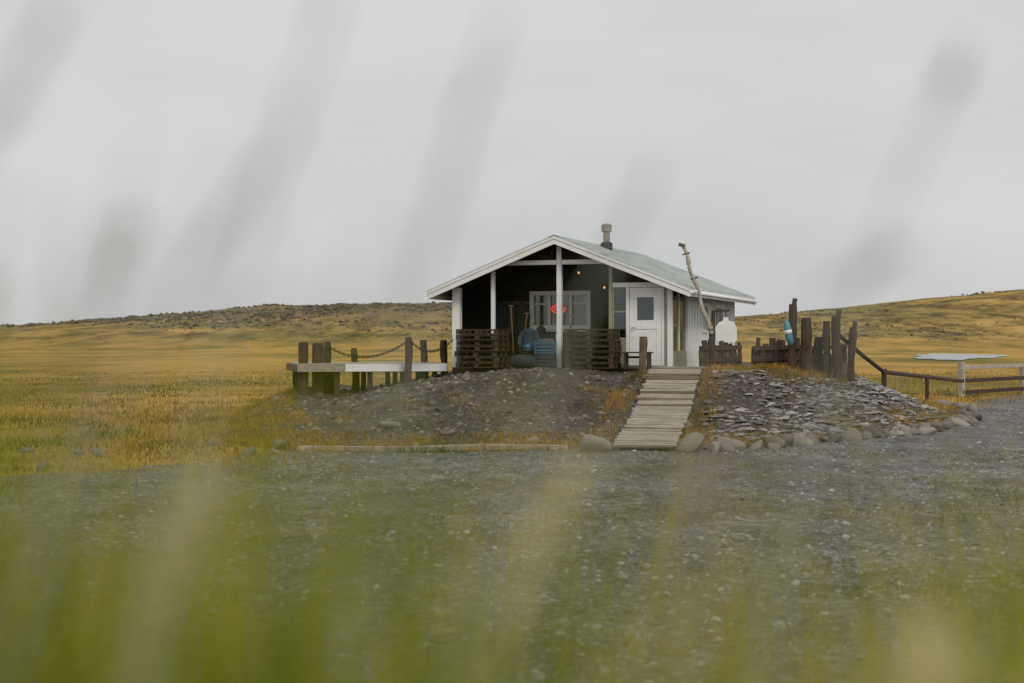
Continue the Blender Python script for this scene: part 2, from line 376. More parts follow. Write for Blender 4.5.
sr_=sdpoly(xx,yy,ROAD)+2.6*(fbm(xx*.5,yy*.5,31)-.5); sm_=sdpoly(xx,yy,MOUND)
k=(sm_<-.1)&((sr_<0)|((sr_<1.8)&(rng.uniform(0,1,n)<.35)))&(fbm(xx*.5,yy*.5,71)+rng.uniform(-.25,.25,n)>.42)
xx,yy=xx[k],yy[k]; n=len(xx); hh=rng.uniform(.06,.26,n)*(.4+1.1*fbm(xx*.3,yy*.3,73))*np.clip(1.3-yy/105,.2,1)
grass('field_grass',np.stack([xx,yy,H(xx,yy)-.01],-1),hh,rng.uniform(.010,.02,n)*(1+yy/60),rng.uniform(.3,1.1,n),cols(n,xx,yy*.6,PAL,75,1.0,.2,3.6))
n=150000
xx=rng.uniform(-9,14.5,n); yy=rng.uniform(26.8,47,n); sd=sdpoly(xx,yy,MOUND)
rx=2.6+(yy-27.8)*.21
nz=fbm(xx*.9,yy*.9,81); nf=rng.uniform(0,1,n)
foot=(sd>-.3)&(sd<1.2)&(nz+nf*.25>.50)&(xx<4)
footr=(sd>-.1)&(sd<.35)&(nz+nf*.3>.66)&(xx>=4)
should=(xx>4.9)&(sd>2.9)&(sd<4.4)&(nz+nf*.3>.46)&(yy>30)
edger=(xx>9)&(sd>.3)&(sd<1.2)&(nz+nf*.3>.62)
beside=(np.abs(np.abs(xx-rx)-.98)<.28)&(yy<35.5)&(nz+nf*.3>.50)
left=(xx<-4.2)&(sd>0)&(sd<2.0)&(nz+nf*.3>.60)
tuft=(sd>.5)&(nz>.64)&(nf<.4)&(yy<34)&(xx<4)
k=(foot|footr|should|beside|left|tuft|edger)&(~((np.abs(xx-rx)<.70)&(yy<36.5)))&(~((xx>-1.6)&(xx<5)&(yy>35.6)))&(np.hypot(xx-1.56,yy-26.9)>.75)&(np.hypot(xx-3.42,yy-26.9)>.75)
xx,yy=xx[k],yy[k]; n=len(xx)
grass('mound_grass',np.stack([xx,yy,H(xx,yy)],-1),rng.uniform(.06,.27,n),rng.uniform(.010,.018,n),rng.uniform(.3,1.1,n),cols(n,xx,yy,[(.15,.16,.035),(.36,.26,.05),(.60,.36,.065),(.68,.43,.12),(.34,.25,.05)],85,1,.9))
n=90000
t=rng.uniform(0,1,n); yy=7+20.5*t; xx=rng.uniform(-.42,.42,n)*yy
k=(fbm(xx*.45,yy*.6,91)+rng.uniform(-.12,.12,n)+.07*np.clip((yy-22)/5,0,1)>.57)
xx,yy=xx[k],yy[k]; n=len(xx)
grass('yard_weeds',np.stack([xx,yy,H(xx,yy)],-1),rng.uniform(.02,.09,n),rng.uniform(.006,.012,n),rng.uniform(.3,1.1,n),cols(n,xx,yy,[(.15,.16,.03),(.28,.23,.05),(.46,.32,.07)],93),2)
n=15000
yy=rng.uniform(2.2,7.4,n); xx=rng.uniform(-.5,.5,n)*(yy+1)
grass('bank_grass',np.stack([xx,yy,H(xx,yy)],-1),rng.uniform(.10,.30,n),rng.uniform(.004,.009,n),rng.uniform(.2,.9,n),cols(n,xx,yy,[(.10,.13,.015),(.24,.25,.03),(.36,.33,.05)],95))
def near_clump(name,n,y0,y1,hm,hs,seed_pal,xl=-1,xr=1,wd=(.004,.009),g=1.0,ln=(.05,.5),cl=.32):
    yy=rng.uniform(y0,y1,n); xx=rng.uniform(xl,xr,n)*(yy*.42+.08)
    hh=np.clip(rng.normal(hm,hs,n)+cl*(fbm(xx*5,yy*2.2,3,2)-.5),.4,1.12)
    return grass(name,np.stack([xx,yy,H(xx,yy)],-1),hh,rng.uniform(*wd,n),rng.uniform(*ln,n),cols(n,xx*20,yy*20,seed_pal,97,g),8)
NP=[(.13,.18,.010),(.27,.31,.015),(.46,.43,.03),(.74,.66,.16)]
GP=[(.085,.13,.008),(.17,.23,.012),(.28,.32,.02)]
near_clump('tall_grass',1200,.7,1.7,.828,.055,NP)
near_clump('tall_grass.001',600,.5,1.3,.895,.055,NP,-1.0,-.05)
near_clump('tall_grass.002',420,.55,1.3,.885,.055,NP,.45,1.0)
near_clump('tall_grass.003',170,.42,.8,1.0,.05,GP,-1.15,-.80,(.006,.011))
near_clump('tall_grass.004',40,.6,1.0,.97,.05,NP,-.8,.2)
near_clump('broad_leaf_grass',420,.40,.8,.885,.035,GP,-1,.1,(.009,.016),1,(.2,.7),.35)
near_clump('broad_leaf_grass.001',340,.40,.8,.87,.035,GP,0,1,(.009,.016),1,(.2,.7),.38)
def stem(name,root,tip,head,hw,col,droop=(0,0,0),nsp=70):
    d=Vector(droop); r=Vector(root); r.x-=d.x*.5; tp=Vector(tip)-d
    V=[];Fc=[];C=[]
    def P(t):
        return r.lerp(tp,t)+d*(max(0,t-.6)/.4)**2
    for i in range(17):
        p=P(i/16); w=.0012
        V+= [(p.x-w,p.y,p.z),(p.x+w,p.y,p.z)]; C+=[(col[0]*.9,col[1]*.95,col[2]*.9,1)]*2
        if i: b_=2*i; Fc.append((b_-2,b_-1,b_+1,b_))
    L=(tp-r).length
    for j in range(nsp):
        t=1-head/L*random.random(); p=P(t); q=(1-t)*L/head
        o=Vector((random.gauss(0,1),random.gauss(0,1),random.gauss(0,.4)))*hw*math.sin(min(1,q+.12)*math.pi*.93)**.6*.6
        c_=p+o; ax=(P(min(1,t+.02))-P(t-.02)).normalized()+Vector((random.gauss(0,.3),random.gauss(0,.3),.1)); ax.normalize()
        s=Vector((1,.3,0)); s=(s-ax*s.dot(ax)).normalized()*random.uniform(.0012,.002); l=ax*random.uniform(.004,.007)
        b_=len(V); V+=[tuple(c_-l),tuple(c_+s),tuple(c_+l),tuple(c_-s)]; Fc.append((b_,b_+1,b_+2,b_+3)); k_=random.uniform(.8,1.2); C+=[(col[0]*k_,col[1]*k_,col[2]*k_,1)]*4
    mesh_from_np(name,np.array(V),np.array(Fc),[M['grass']],False,{'Col':np.clip(np.array(C),0,.95)})
G1=(.50,.53,.54); G2=(.50,.42,.38); G3=(.30,.36,.03); G4=(.80,.74,.44)
S=[((.150,.72,1.1),(.210,.66,2.235),.026,.003,G1,(.10,0,-.03),24),
   ((.06,.74,1.1),(.185,.66,2.145),.05,.003,G1,(.24,0,-.11),26),
   ((.02,.80,1.1),(.075,.74,2.19),.05,.003,G1,(.12,0,-.01),14),
   ((-.05,.75,1.1),(-.005,.62,2.245),.11,.005,G1,(.08,0,0),18),
   ((-.16,.70,1.1),(-.108,.62,2.18),.05,.004,G1,(.16,0,-.01),18),
   ((-.24,.66,1.1),(-.185,.58,2.235),.09,.004,G1,(.14,0,-.01),28),
   ((-.20,.74,1.1),(-.165,.62,2.155),.030,.010,G2,(.08,0,-.02),18),
   ((-.25,.62,1.1),(-.200,.52,2.12),.07,.012,G3,(.06,0,0),80),
   ((-.24,.60,1.1),(-.190,.50,2.09),.07,.014,G3,(.03,0,0),110),
   ((-.02,.80,1.1),(.035,.66,2.05),.08,.008,G4,(.10,0,0),75),
   ((.05,.82,1.1),(.088,.66,2.045),.03,.008,G2,(.03,0,0),40),
   ((-.10,.80,1.1),(-.06,.62,2.03),.10,.010,G3,(.12,0,0),80),
   ((-.16,.80,1.1),(-.13,.60,2.045),.10,.010,G4,(.08,0,0),80),
   ((.20,.70,1.1),(.235,.60,2.03),.10,.012,G3,(.08,0,0),80),
   ((.16,.70,1.1),(.165,.55,1.99),.05,.014,G4,(.05,0,0),130),
   ((-.12,.72,1.1),(-.07,.58,2.245),.10,.004,G1,(.10,0,0),14)]
for i,s in enumerate(S):
    stem('grass_seed_stem'+('' if i==0 else '.%03d'%i),*s)

# ------------------------------------------------------------ mesh builder
class MB:
    def __init__(s): s.v=[];s.f=[];s.mi=[];s.mats=[]
    def m(s,k):
        mt=M[k]
        if mt not in s.mats: s.mats.append(mt)
        return s.mats.index(mt)
    def add(s,vs,fs,k):
        b=len(s.v); s.v+= [tuple(v) for v in vs]; i=s.m(k)
        for f in fs: s.f.append([b+q for q in f]); s.mi.append(i)
    def box(s,c,d,k,rot=None):
        R=rot if rot is not None else Matrix.Identity(3); c=Vector(c)
        vs=[c+R@Vector((x*d[0]/2,y*d[1]/2,z*d[2]/2)) for x in(-1,1) for y in(-1,1) for z in(-1,1)]
        s.add(vs,[(0,1,3,2),(4,6,7,5),(0,4,5,1),(2,3,7,6),(0,2,6,4),(1,5,7,3)],k)
    def bb(s,a,b,k):
        s.box([(a[i]+b[i])/2 for i in range(3)],[abs(b[i]-a[i]) for i in range(3)],k)
    def slab(s,q,off,k):
        q=[Vector(p) for p in q]; o=Vector(off); n=len(q)
        vs=q+[p+o for p in q]
        s.add(vs,[tuple(range(n))[::-1],tuple(range(n,2*n))]+[(i,(i+1)%n,(i+1)%n+n,i+n) for i in range(n)],k)
    def beam(s,a,b,w,h,k,up=(0,0,1)):
        a=Vector(a);b=Vector(b); d=(b-a); L=d.length; d.normalize(); u=Vector(up)
        if abs(d.dot(u))>.98: u=Vector((0,1,0))
        sx=d.cross(u).normalized(); uz=sx.cross(d).normalized()
        R=Matrix((d,sx,uz)).transposed(); s.box((a+b)/2,(L,w,h),k,R)
    def tube(s,pts,rs,k,seg=10,jit=0,cap=True):
        n=len(pts); pts=[Vector(p) for p in pts]
        if not hasattr(rs,'__len__'): rs=[rs]*n
        b=len(s.v)
        for i,p in enumerate(pts):
            d=(pts[min(i+1,n-1)]-pts[max(i-1,0)]).normalized()
            u=Vector((0,0,1)) if abs(d.z)<.9 else Vector((1,0,0))
            x=d.cross(u).normalized(); y=d.cross(x)
            for j in range(seg):
                a=2*math.pi*j/seg; r=rs[i]*(1+jit*math.sin(j*2.4+i*.5)+random.uniform(-jit,jit)*.5)
                s.v.append(tuple(p+x*r*math.cos(a)+y*r*math.sin(a)))
        mi=s.m(k)
        for i in range(n-1):
            for j in range(seg):
                s.f.append([b+i*seg+j,b+i*seg+(j+1)%seg,b+(i+1)*seg+(j+1)%seg,b+(i+1)*seg+j]); s.mi.append(mi)
        if cap:
            s.f.append([b+j for j in range(seg)]); s.mi.append(mi)
            s.f.append([b+(n-1)*seg+j for j in range(seg)][::-1]); s.mi.append(mi)
    def obj(s,name,parent=None,bev=.008,smooth=False,loc=None):
        me=bpy.data.meshes.new(name); me.from_pydata(s.v,[],s.f)
        for m_ in s.mats: me.materials.append(m_)
        me.polygons.foreach_set('material_index',s.mi); me.update()
        import bmesh
        bm=bmesh.new(); bm.from_mesh(me); bmesh.ops.recalc_face_normals(bm,faces=bm.faces); bm.to_mesh(me); bm.free()
        if smooth: me.polygons.foreach_set('use_smooth',[True]*len(me.polygons))
        o=bpy.data.objects.new(name,me); COL.objects.link(o)
        if parent: o.parent=parent
        if loc: o.location=loc
        if bev:
            bv=o.modifiers.new('bevel','BEVEL'); bv.width=bev; bv.segments=1; bv.limit_method='ANGLE'; bv.angle_limit=.8
        return o
def empty(name,loc=(0,0,0),rz=0):
    e=bpy.data.objects.new(name,None); e.location=loc; e.rotation_euler=(0,0,rz); COL.objects.link(e); e.empty_display_size=.3; return e

# ------------------------------------------------------------ cabin
TH=math.radians(20); OX,OY,OZ=-1.59,38.36,1.40
cab=empty('wooden_cabin',(OX,OY,OZ),-TH)
def C2W(u,v,z=0): return (OX+u*math.cos(TH)+v*math.sin(TH), OY-u*math.sin(TH)+v*math.cos(TH), OZ+z)
W=6.03; L=8.2; UM=W/2; PK=3.46; SL=.393
def rz(u): return PK-SL*abs(u-UM)
v0,v1=-.42,L+.3; ov=.55; PD=2.0
m=MB(); m.bb((-.02,-.02,-.35),(W+.02,L,0.0),'oldd')
for i in range(42): m.bb((.02,i*.05-.0+.0,0.002),(W-.02,i*.05+.045,.03),'oldd')
m.obj('floor',cab)
m=MB()
for sgn in (-1,1):
    e=UM+sgn*(UM+ov)
    m.slab([(e,v0,rz(e)-.10),(UM,v0,PK-.10),(UM,v1,PK-.10),(e,v1,rz(e)-.10)],(0,0,.07),'dark')
m.obj('roof_deck',cab,0)
m=MB()
for sgn in (-1,1):
    e=UM+sgn*(UM+ov+.03)
    m.slab([(e,v0-.03,rz(e)-.026),(UM,v0-.03,PK-.026),(UM,v1+.03,PK-.026),(e,v1+.03,rz(e)-.026)],(0,0,.02),'roof')
    nv=int((v1-v0)/.28)
    for i in range(nv+1):
        v=v0+.0+i*(v1-v0-.04)/nv
        m.slab([(e,v,rz(e)-.006),(UM+sgn*.02,v,PK-.01),(UM+sgn*.02,v+.035,PK-.01),(e,v+.035,rz(e)-.006)],(0,0,.03),'roof')
m.slab([(UM-.14,v0-.04,PK-.035),(UM,v0-.04,PK+.02),(UM+.14,v0-.04,PK-.035),(UM,v0-.04,PK+.005)],(0,v1-v0+.08,0),'roof')
m.obj('roof_sheets',cab,0)
m=MB()
for vv,dv in ((v0-.035,.03),(v1+.005,.03)):
    for sgn in (-1,1):
        e=UM+sgn*(UM+ov+.02)
        m.slab([(e,vv,rz(e)-.23),(UM,vv,PK-.23),(UM,vv,PK-.035),(e,vv,rz(e)-.035)],(0,dv,0),'white')
        m.slab([(e,vv-.02,rz(e)-.09),(UM,vv-.02,PK-.09),(UM,vv-.02,PK-.03),(e,vv-.02,rz(e)-.03)],(0,.018,0),'white')
for sgn in (-1,1):
    e=UM+sgn*(UM+ov)
    m.bb((e-.015+sgn*.02,v0,rz(e)-.22),(e+.015+sgn*.02,v1,rz(e)-.04),'white')
m.obj('bargeboards',cab,.004)
m=MB()
def hboards(u0,u1,v,dv,z0,z1,k,step=.16):
    z=z0
    while z<z1-.01:
        zt=min(z+step-.012,z1)
        m.bb((u0,v,z),(u1,v+dv,zt),k); z+=step
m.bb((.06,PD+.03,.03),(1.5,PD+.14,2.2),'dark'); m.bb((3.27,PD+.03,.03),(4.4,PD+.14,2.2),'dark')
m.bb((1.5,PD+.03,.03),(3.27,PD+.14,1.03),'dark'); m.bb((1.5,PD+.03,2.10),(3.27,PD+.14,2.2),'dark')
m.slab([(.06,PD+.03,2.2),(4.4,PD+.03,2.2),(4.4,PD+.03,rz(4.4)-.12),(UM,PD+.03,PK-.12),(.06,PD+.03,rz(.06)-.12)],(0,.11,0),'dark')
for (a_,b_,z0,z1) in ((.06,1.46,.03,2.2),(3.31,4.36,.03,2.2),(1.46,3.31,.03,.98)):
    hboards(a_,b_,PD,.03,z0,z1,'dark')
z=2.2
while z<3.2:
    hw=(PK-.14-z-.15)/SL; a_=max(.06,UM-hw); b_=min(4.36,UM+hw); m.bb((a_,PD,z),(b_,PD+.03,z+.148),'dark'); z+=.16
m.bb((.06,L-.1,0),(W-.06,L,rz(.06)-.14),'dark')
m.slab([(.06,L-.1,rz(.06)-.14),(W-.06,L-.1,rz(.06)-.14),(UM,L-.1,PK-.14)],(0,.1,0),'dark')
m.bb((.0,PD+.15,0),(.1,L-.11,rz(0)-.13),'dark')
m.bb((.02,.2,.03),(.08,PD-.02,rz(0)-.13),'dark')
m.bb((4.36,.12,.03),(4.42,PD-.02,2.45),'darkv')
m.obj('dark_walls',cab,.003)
m=MB()
hw_=rz(W)-.14
segs=[(1.92,3.5,0,hw_),(3.5,4.3,0,.95),(3.5,4.3,1.75,hw_),(4.3,5.2,0,hw_),(5.2,6.4,0,.95),(5.2,6.4,1.75,hw_),(6.4,L-.11,0,hw_)]
for a_,b_,z0,z1 in segs:
    m.bb((W-.1,a_,z0),(W-.0,b_,z1),'white')
v=1.95
while v<L-.12:
    z_=[(0,hw_)]
    if 3.42<v<4.36 or 5.12<v<6.46: z_=[(0,.9),(1.80,hw_)]
    for z0,z1 in z_: m.bb((W+.001,v,z0),(W+.028,v+.05,z1),'white')
    v+=.34
m.bb((W+.002,1.9,-.3),(W+.04,L-.05,-.002),'darkv')
m.obj('white_side_wall',cab,.003)
m=MB()
for a_,b_ in ((3.5,4.3),(5.2,6.4)):
    for q in ((a_,.95,a_+.07,1.75),(b_-.07,.95,b_,1.75)): m.bb((W-.06,q[0],q[1]),(W+.035,q[2],q[3]),'white')
    m.bb((W-.06,a_+.071,.95),(W+.04,b_-.071,1.02),'white'); m.bb((W-.06,a_+.071,1.68),(W+.035,b_-.071,1.75),'white')
    m.bb((W-.055,(a_+b_)/2-.02,1.021),(W+.02,(a_+b_)/2+.02,1.679),'white')
    m.bb((W-.05,a_+.07,1.02),(W-.04,b_-.07,1.68),'glass')
m.obj('side_windows',cab,.003)
m=MB()
m.bb((-.02,-.02,.0),(.20,.16,rz(.1)-.16),'white')
m.bb((1.10,-.02,.03),(1.20,.08,rz(1.1)-.14),'white')
m.bb((UM-.065,-.05,.0),(UM+.065,.09,PK-.13),'white')
m.bb((W-.12,.0,.0),(W+.01,.12,rz(W)-.14),'white')
m.bb((W-.11,1.78,.0),(W+.02,1.90,rz(W)-.14),'white')
m.bb((1.45,-.03,2.72),(UM-.067,.07,2.84),'white'); m.bb((UM+.067,-.03,2.72),(W-1.45,.07,2.84),'white')
m.bb((4.36,-.01,.0),(4.46,.11,rz(4.4)-.14),'olive')
m.obj('porch_posts',cab,.006)
m=MB()
hw2=(PK-.14-2.86)/SL
m.slab([(UM-hw2,.02,2.845),(UM+hw2,.02,2.845),(UM,.02,PK-.14)],(0,.03,0),'darkv')
m.obj('gable_infill',cab,0)
m=MB()
for sgn in (-1,1):
    for vv in (.5,1.1,1.6):
        e=UM+sgn*UM
        m.slab([(e,vv,rz(e)-.24),(UM,vv,PK-.24),(UM,vv,PK-.105),(e,vv,rz(e)-.105)],(0,.05,0),'darkv')
m.obj('rafters',cab,0)
m=MB()
def frame(u0,u1,z0,z1,v,w,d,k):
    m.bb((u0,v,z0),(u0+w,v+d,z1),k); m.bb((u1-w,v,z0),(u1,v+d,z1),k)
    m.bb((u0+w+.001,v,z0),(u1-w-.001,v+d,z0+w),k); m.bb((u0+w+.001,v,z1-w),(u1-w-.001,v+d,z1),k)
frame(1.5,3.27,1.03,2.10,PD-.04,.12,.12,'white')
for u in (2.03,2.66): m.bb((u,PD-.035,1.152),(u+.08,PD+.07,1.978),'white')
m.bb((1.44,PD-.12,.97),(3.33,PD-.045,1.02),'white')
for u0,u1 in ((1.622,2.028),(2.742,3.148)): m.bb((u0,PD-.03,1.72),(u1,PD+.05,1.76),'white')
m.bb((1.59,PD+.045,1.12),(3.18,PD+.055,2.01),'glass')
for u0 in (1.62,2.98):
    for j in range(5): m.tube([(u0+j*.035,PD+.2,1.1),(u0+j*.035+.01,PD+.2,2.05)],.022,'cream',6)
m.obj('front_window',cab,.004)
m=MB(); m.bb((1.3,PD+1.6,.05),(3.6,PD+1.65,2.3),'darkv'); m.bb((1.9,PD+.9,.03),(2.9,PD+1.3,.9),'cream')
m.obj('room_interior',cab,0)
m=MB(); cu,cz=2.36,1.60
m.tube([(cu+.20*math.cos(a),PD-.07,cz+.11*math.sin(a)) for a in np.linspace(0,2*math.pi,25)],.011,'neon',6)
for j in range(4):
    x=cu-.13+j*.08; m.tube([(x,PD-.07,cz-.045),(x+.01,PD-.07,cz+.045),(x+.045,PD-.07,cz+.03),(x+.04,PD-.07,cz-.04)],.008,'neon',5)
m.obj('neon_sign',cab,0)
m=MB()
for u,v,z in ((UM+.25,.9,2.55),(3.95,1.0,2.15)):
    m.tube([(u,v,z+.45),(u,v,z+.1)],.008,'black',6)
    m.tube([(u,v,z+.12),(u,v,z+.06),(u,v,z+.02)],[.03,.05,.075],'black',12)
    m.tube([(u,v,z+.03),(u,v,z-.01),(u,v,z-.03),(u,v,z-.045)],[.02,.028,.024,.01],'bulb',10)
m.obj('porch_lamps',cab,0,True)
m=MB(); zt=2.18
m.bb((4.462,.0,.0),(W-.122,.10,.08),'olive'); m.bb((4.462,.0,2.1),(W-.122,.10,2.22),'white')
m.bb((4.462,.02,2.222),(W-.122,.08,rz(W)-.12),'olive')
m.slab([(4.462,.03,rz(W)-.12),(W-.122,.03,rz(W)-.12),(4.462,.03,rz(4.462)-.14)],(0,.04,0),'darkv')
m.bb((4.82,.01,.081),(4.90,.09,2.098),'white'); m.bb((4.462,.01,.081),(4.50,.09,2.098),'olive')
m.bb((4.501,.02,.081),(4.819,.08,.75),'olive'); m.bb((4.501,.025,.752),(4.819,.075,.80),'olive')
m.bb((4.50,.045,.80),(4.82,.052,2.1),'glass')
m.bb((4.501,.02,1.45),(4.819,.08,1.49),'olive')
m.bb((5.76,.01,.081),(5.82,.09,2.098),'white')
m.bb((5.821,.03,.081),(W-.122,.07,2.098),'olive')
m.bb((W-.09,.122,.0),(W-.02,1.778,.45),'olive'); m.bb((W-.09,.122,2.0),(W-.02,1.778,rz(W)-.14),'white')
m.bb((W-.09,.92,.451),(W-.02,.98,1.999),'white'); m.bb((W-.09,.122,1.1),(W-.03,.919,1.15),'olive')
m.bb((W-.06,.122,.45),(W-.052,1.778,2.0),'glass')
m.bb((4.43,PD-.04,.03),(W-.1,PD-.01,2.3),'cream')
m.bb((4.7,1.2,.03),(5.2,1.7,.85),'oldd'); m.bb((4.6,1.9,1.3),(5.6,1.955,1.8),'white')
m.obj('glazed_vestibule',cab,.004)
m=MB()
u0,u1=4.91,5.75
m.bb((u0,.03,.085),(u0+.12,.075,2.09),'white'); m.bb((u1-.12,.03,.085),(u1,.075,2.09),'white')
m.bb((u0+.121,.03,.085),(u1-.121,.075,.30),'white'); m.bb((u0+.121,.03,1.97),(u1-.121,.075,2.09),'white')
m.bb((u0+.121,.03,1.02),(u1-.121,.075,1.18),'white'); m.bb((u0+.121,.045,.301),(u1-.121,.065,1.019),'white')
m.bb((u0+.121,.032,1.181),(u0+.20,.073,1.969),'white'); m.bb((u1-.20,.032,1.181),(u1-.121,.073,1.969),'white')
m.bb((u0+.20,.032,1.181),(u1-.20,.073,1.25),'white'); m.bb((u0+.20,.032,1.84),(u1-.20,.073,1.969),'white')
m.bb((u0+.2,.05,1.25),(u1-.2,.058,1.84),'glass')
m.tube([(u0+.07,.02,1.05),(u0+.07,-.03,1.05),(u0+.17,-.03,1.05)],.012,'iron',6)
m.obj('door',cab,.004)
m=MB(); fu,fv=3.43,3.0; fz=rz(fu)
m.tube([(fu,fv,fz-.15),(fu,fv,fz+.16),(fu,fv,fz+.2)],[.17,.17,.12],'iron',14)
m.tube([(fu,fv,fz+.18),(fu,fv,fz+.48)],.095,'tin',14)
m.tube([(fu,fv,fz+.47),(fu,fv,fz+.50),(fu,fv,fz+.68),(fu,fv,fz+.71)],[.09,.145,.145,.10],'tin',14)
m.obj('stove_flue',cab,.004)
m=MB(); m.tube([(W+ov+.05,v0,rz(W+ov)-.12),(W+ov+.05,v1,rz(W+ov)-.14)],.045,'white',8); m.obj('gutter',cab,0,True)

# ------------------------------------------------------------ pallet stacks
def pallets(name,u0,u1,v0_,v1_,nl):
    e=empty(name,C2W((u0+u1)/2,(v0_+v1_)/2,0),-TH); w=u1-u0; d=v1_-v0_; m=MB(); z=0.02
    for l in range(nl):
        ox=random.uniform(-.04,.04); oy=random.uniform(-.04,.04)
        for a_ in (-.5,0,.5):
            for b_ in (-.5,0,.5):
                m.box((a_*(w-.12)+ox,b_*(d-.1)+oy,z+.055),(.12,.09,.08),'pallet')
        for b_ in (-.5,0,.5): m.box((ox,b_*(d-.1)+oy,z+.004),(w,.09,.02),'pallet')
        for q in range(6): m.box((-(w-.1)/2+q*(w-.1)/5+ox,oy,z+.125),(.10,d,.018),'pallet')
        for b_ in (-.5,0,.5): m.box((ox,b_*(d-.1)+oy,z+.106),(w,.088,.018),'pallet')
        z+=.145
    m.obj('boards',e,.003); return e
pallets('pallet_stack',.45,1.63,-.95,-.1,7)
pallets('pallet_stack.001',3.42,4.70,-.85,-.1,7)

# ------------------------------------------------------------ porch clutter
def place(name,u,v,rot=0,z=0): return empty(name,C2W(u,v,z),-TH+rot)
def crate(m,z,rot=0,k='blue'):
    R=Matrix.Rotation(rot,3,'Z')
    def bx(c,d): m.box(tuple(R@Vector(c)+Vector((0,0,z))),d,k,R)
    bx((0,0,.03),(.56,.38,.05))
    for sx,sy,dx,dy in ((0,-.18,.56,.03),(0,.18,.56,.03),(-.265,0,.03,.33),(.265,0,.03,.33)):
        for k_ in range(3): bx((sx,sy,.10+k_*.09),(dx,dy,.06))
    for sx in(-.26,.26):
        for sy in (-.175,.175): bx((sx,sy,.18),(.05,.05,.30))
    bx((0,-.18,.34),(.6,.05,.035)); bx((0,.18,.34),(.6,.05,.035))
e=place('fish_crate_stack',2.68,-.1,0.1); m=MB()
crate(m,0,0,'cloth'); crate(m,.37,.06,'blue')
for j in range(6): m.tube([(-.2+j*.07,-.1,.55),(-.2+j*.07+.02,.1,.76)],.035,'old',7)
m.obj('crates',e,.004)
e=place('oil_barrel',2.3,.75); m=MB()
m.tube([(0,0,z) for z in (0,.02,.29,.31,.33,.58,.60,.62,.86,.88)],[.28,.285,.28,.295,.28,.28,.295,.28,.285,.27],'cloth',18)
m.tube([(.12,0,.87),(.12,0,.90)],.03,'iron',8)
m.tube([(-.05,0,.88),(-.05,0,1.05),(-.05,0,1.12),(-.05,0,1.18)],[.13,.13,.05,.05],'cloth',12)
m.obj('barrel',e,.0)
e=place('folding_chair',2.18,-.05,.25); m=MB()
for sx in (-.24,.24):
    m.tube([(sx,-.25,0),(sx,.18,.50),(sx,.28,.98)],.014,'iron',6)
    m.tube([(sx,.25,0),(sx,-.20,.50)],.014,'iron',6)
    m.tube([(sx,-.22,.66),(sx,.22,.68)],.02,'old',6); m.tube([(sx,-.2,.48),(sx,-.2,.66)],.012,'iron',6)
m.slab([(-.24,-.22,.46),(.24,-.22,.46),(.24,.18,.42),(-.24,.18,.42)],(0,0,.015),'black')
m.slab([(-.24,.19,.55),(.24,.19,.55),(.24,.28,.98),(-.24,.28,.98)],(0,.015,0),'black')
m.tube([(0,.22,1.04),(0,.20,1.00),(0,.18,.92),(.01,.14,.72),(.0,.10,.54)],[.05,.15,.20,.19,.18],'jacket',12,.10)
for s_ in (-1,1): m.tube([(s_*.16,.16,.94),(s_*.23,.08,.80),(s_*.24,-.02,.64),(s_*.22,-.08,.54)],[.07,.06,.055,.045],'jacket',9,.08)
m.tube([(.0,-.1,.46),(.0,-.1,.55),(.02,-.1,.62),(.02,-.1,.66)],[.14,.15,.10,.03],'blue',11,.08)
m.obj('chair',e,0)
e=place('duffel_bag',2.22,-.55,.2); m=MB()
m.tube([(-.33,0,.17),(-.30,0,.17),(-.1,0,.19),(.12,0,.18),(.30,0,.17),(.33,0,.17)],[.08,.15,.19,.18,.15,.08],'cloth',12,.05)
m.tube([(-.12,-.1,.30),(-.10,-.08,.42),(.08,-.08,.42),(.12,-.1,.30)],.014,'black',6)
m.obj('bag',e,0,True)
e=place('firewood_basket',3.05,.5); m=MB()
for k_ in range(4):
    m.tube([(.26*math.cos(a),.26*math.sin(a),.06+k_*.12) for a in np.linspace(0,6.283,17)],.02,'oldd',5)
for a in np.linspace(0,6.283,13)[:-1]: m.tube([(.26*math.cos(a),.26*math.sin(a),0),(.27*math.cos(a),.27*math.sin(a),.5)],.014,'oldd',5)
for j in range(9): m.tube([(random.uniform(-.14,.14),random.uniform(-.14,.14),.05),(random.uniform(-.18,.18),random.uniform(-.16,.16),random.uniform(.5,.75))],.04,'old',7)
m.obj('basket',e,0)
for i,(u,v,hh,ln,kk) in enumerate(((1.72,.05,1.62,-.12,'old'),(1.85,.3,1.42,.12,'old'),(2.9,.35,1.6,.05,'oldd'),(3.2,.1,1.35,.1,'old'))):
    e=place('garden_shovel'+('' if i==0 else '.%03d'%i),u,v,0,.03); m=MB()
    m.tube([(0,0,.28),(ln,.12,hh)],.02,kk,7)
    m.tube([(ln-.07,.12,hh),(ln+.07,.12,hh)],.02,kk,6)
    q=[(-.10,-.02,.30),(.10,-.02,.30),(.11,-.03,.12),(.06,-.02,.02),(0,-.02,0),(-.06,-.02,.02),(-.11,-.03,.12)]
    m.slab(q,(0,.012,0),'iron'); m.tube([(0,-.01,.2),(0,0,.4)],.022,'iron',6)
    m.obj('shovel',e,0)
e=place('coat_rack',1.0,PD-.12); m=MB()
m.box((0,.09,1.78),(1.0,.03,.10),'old')
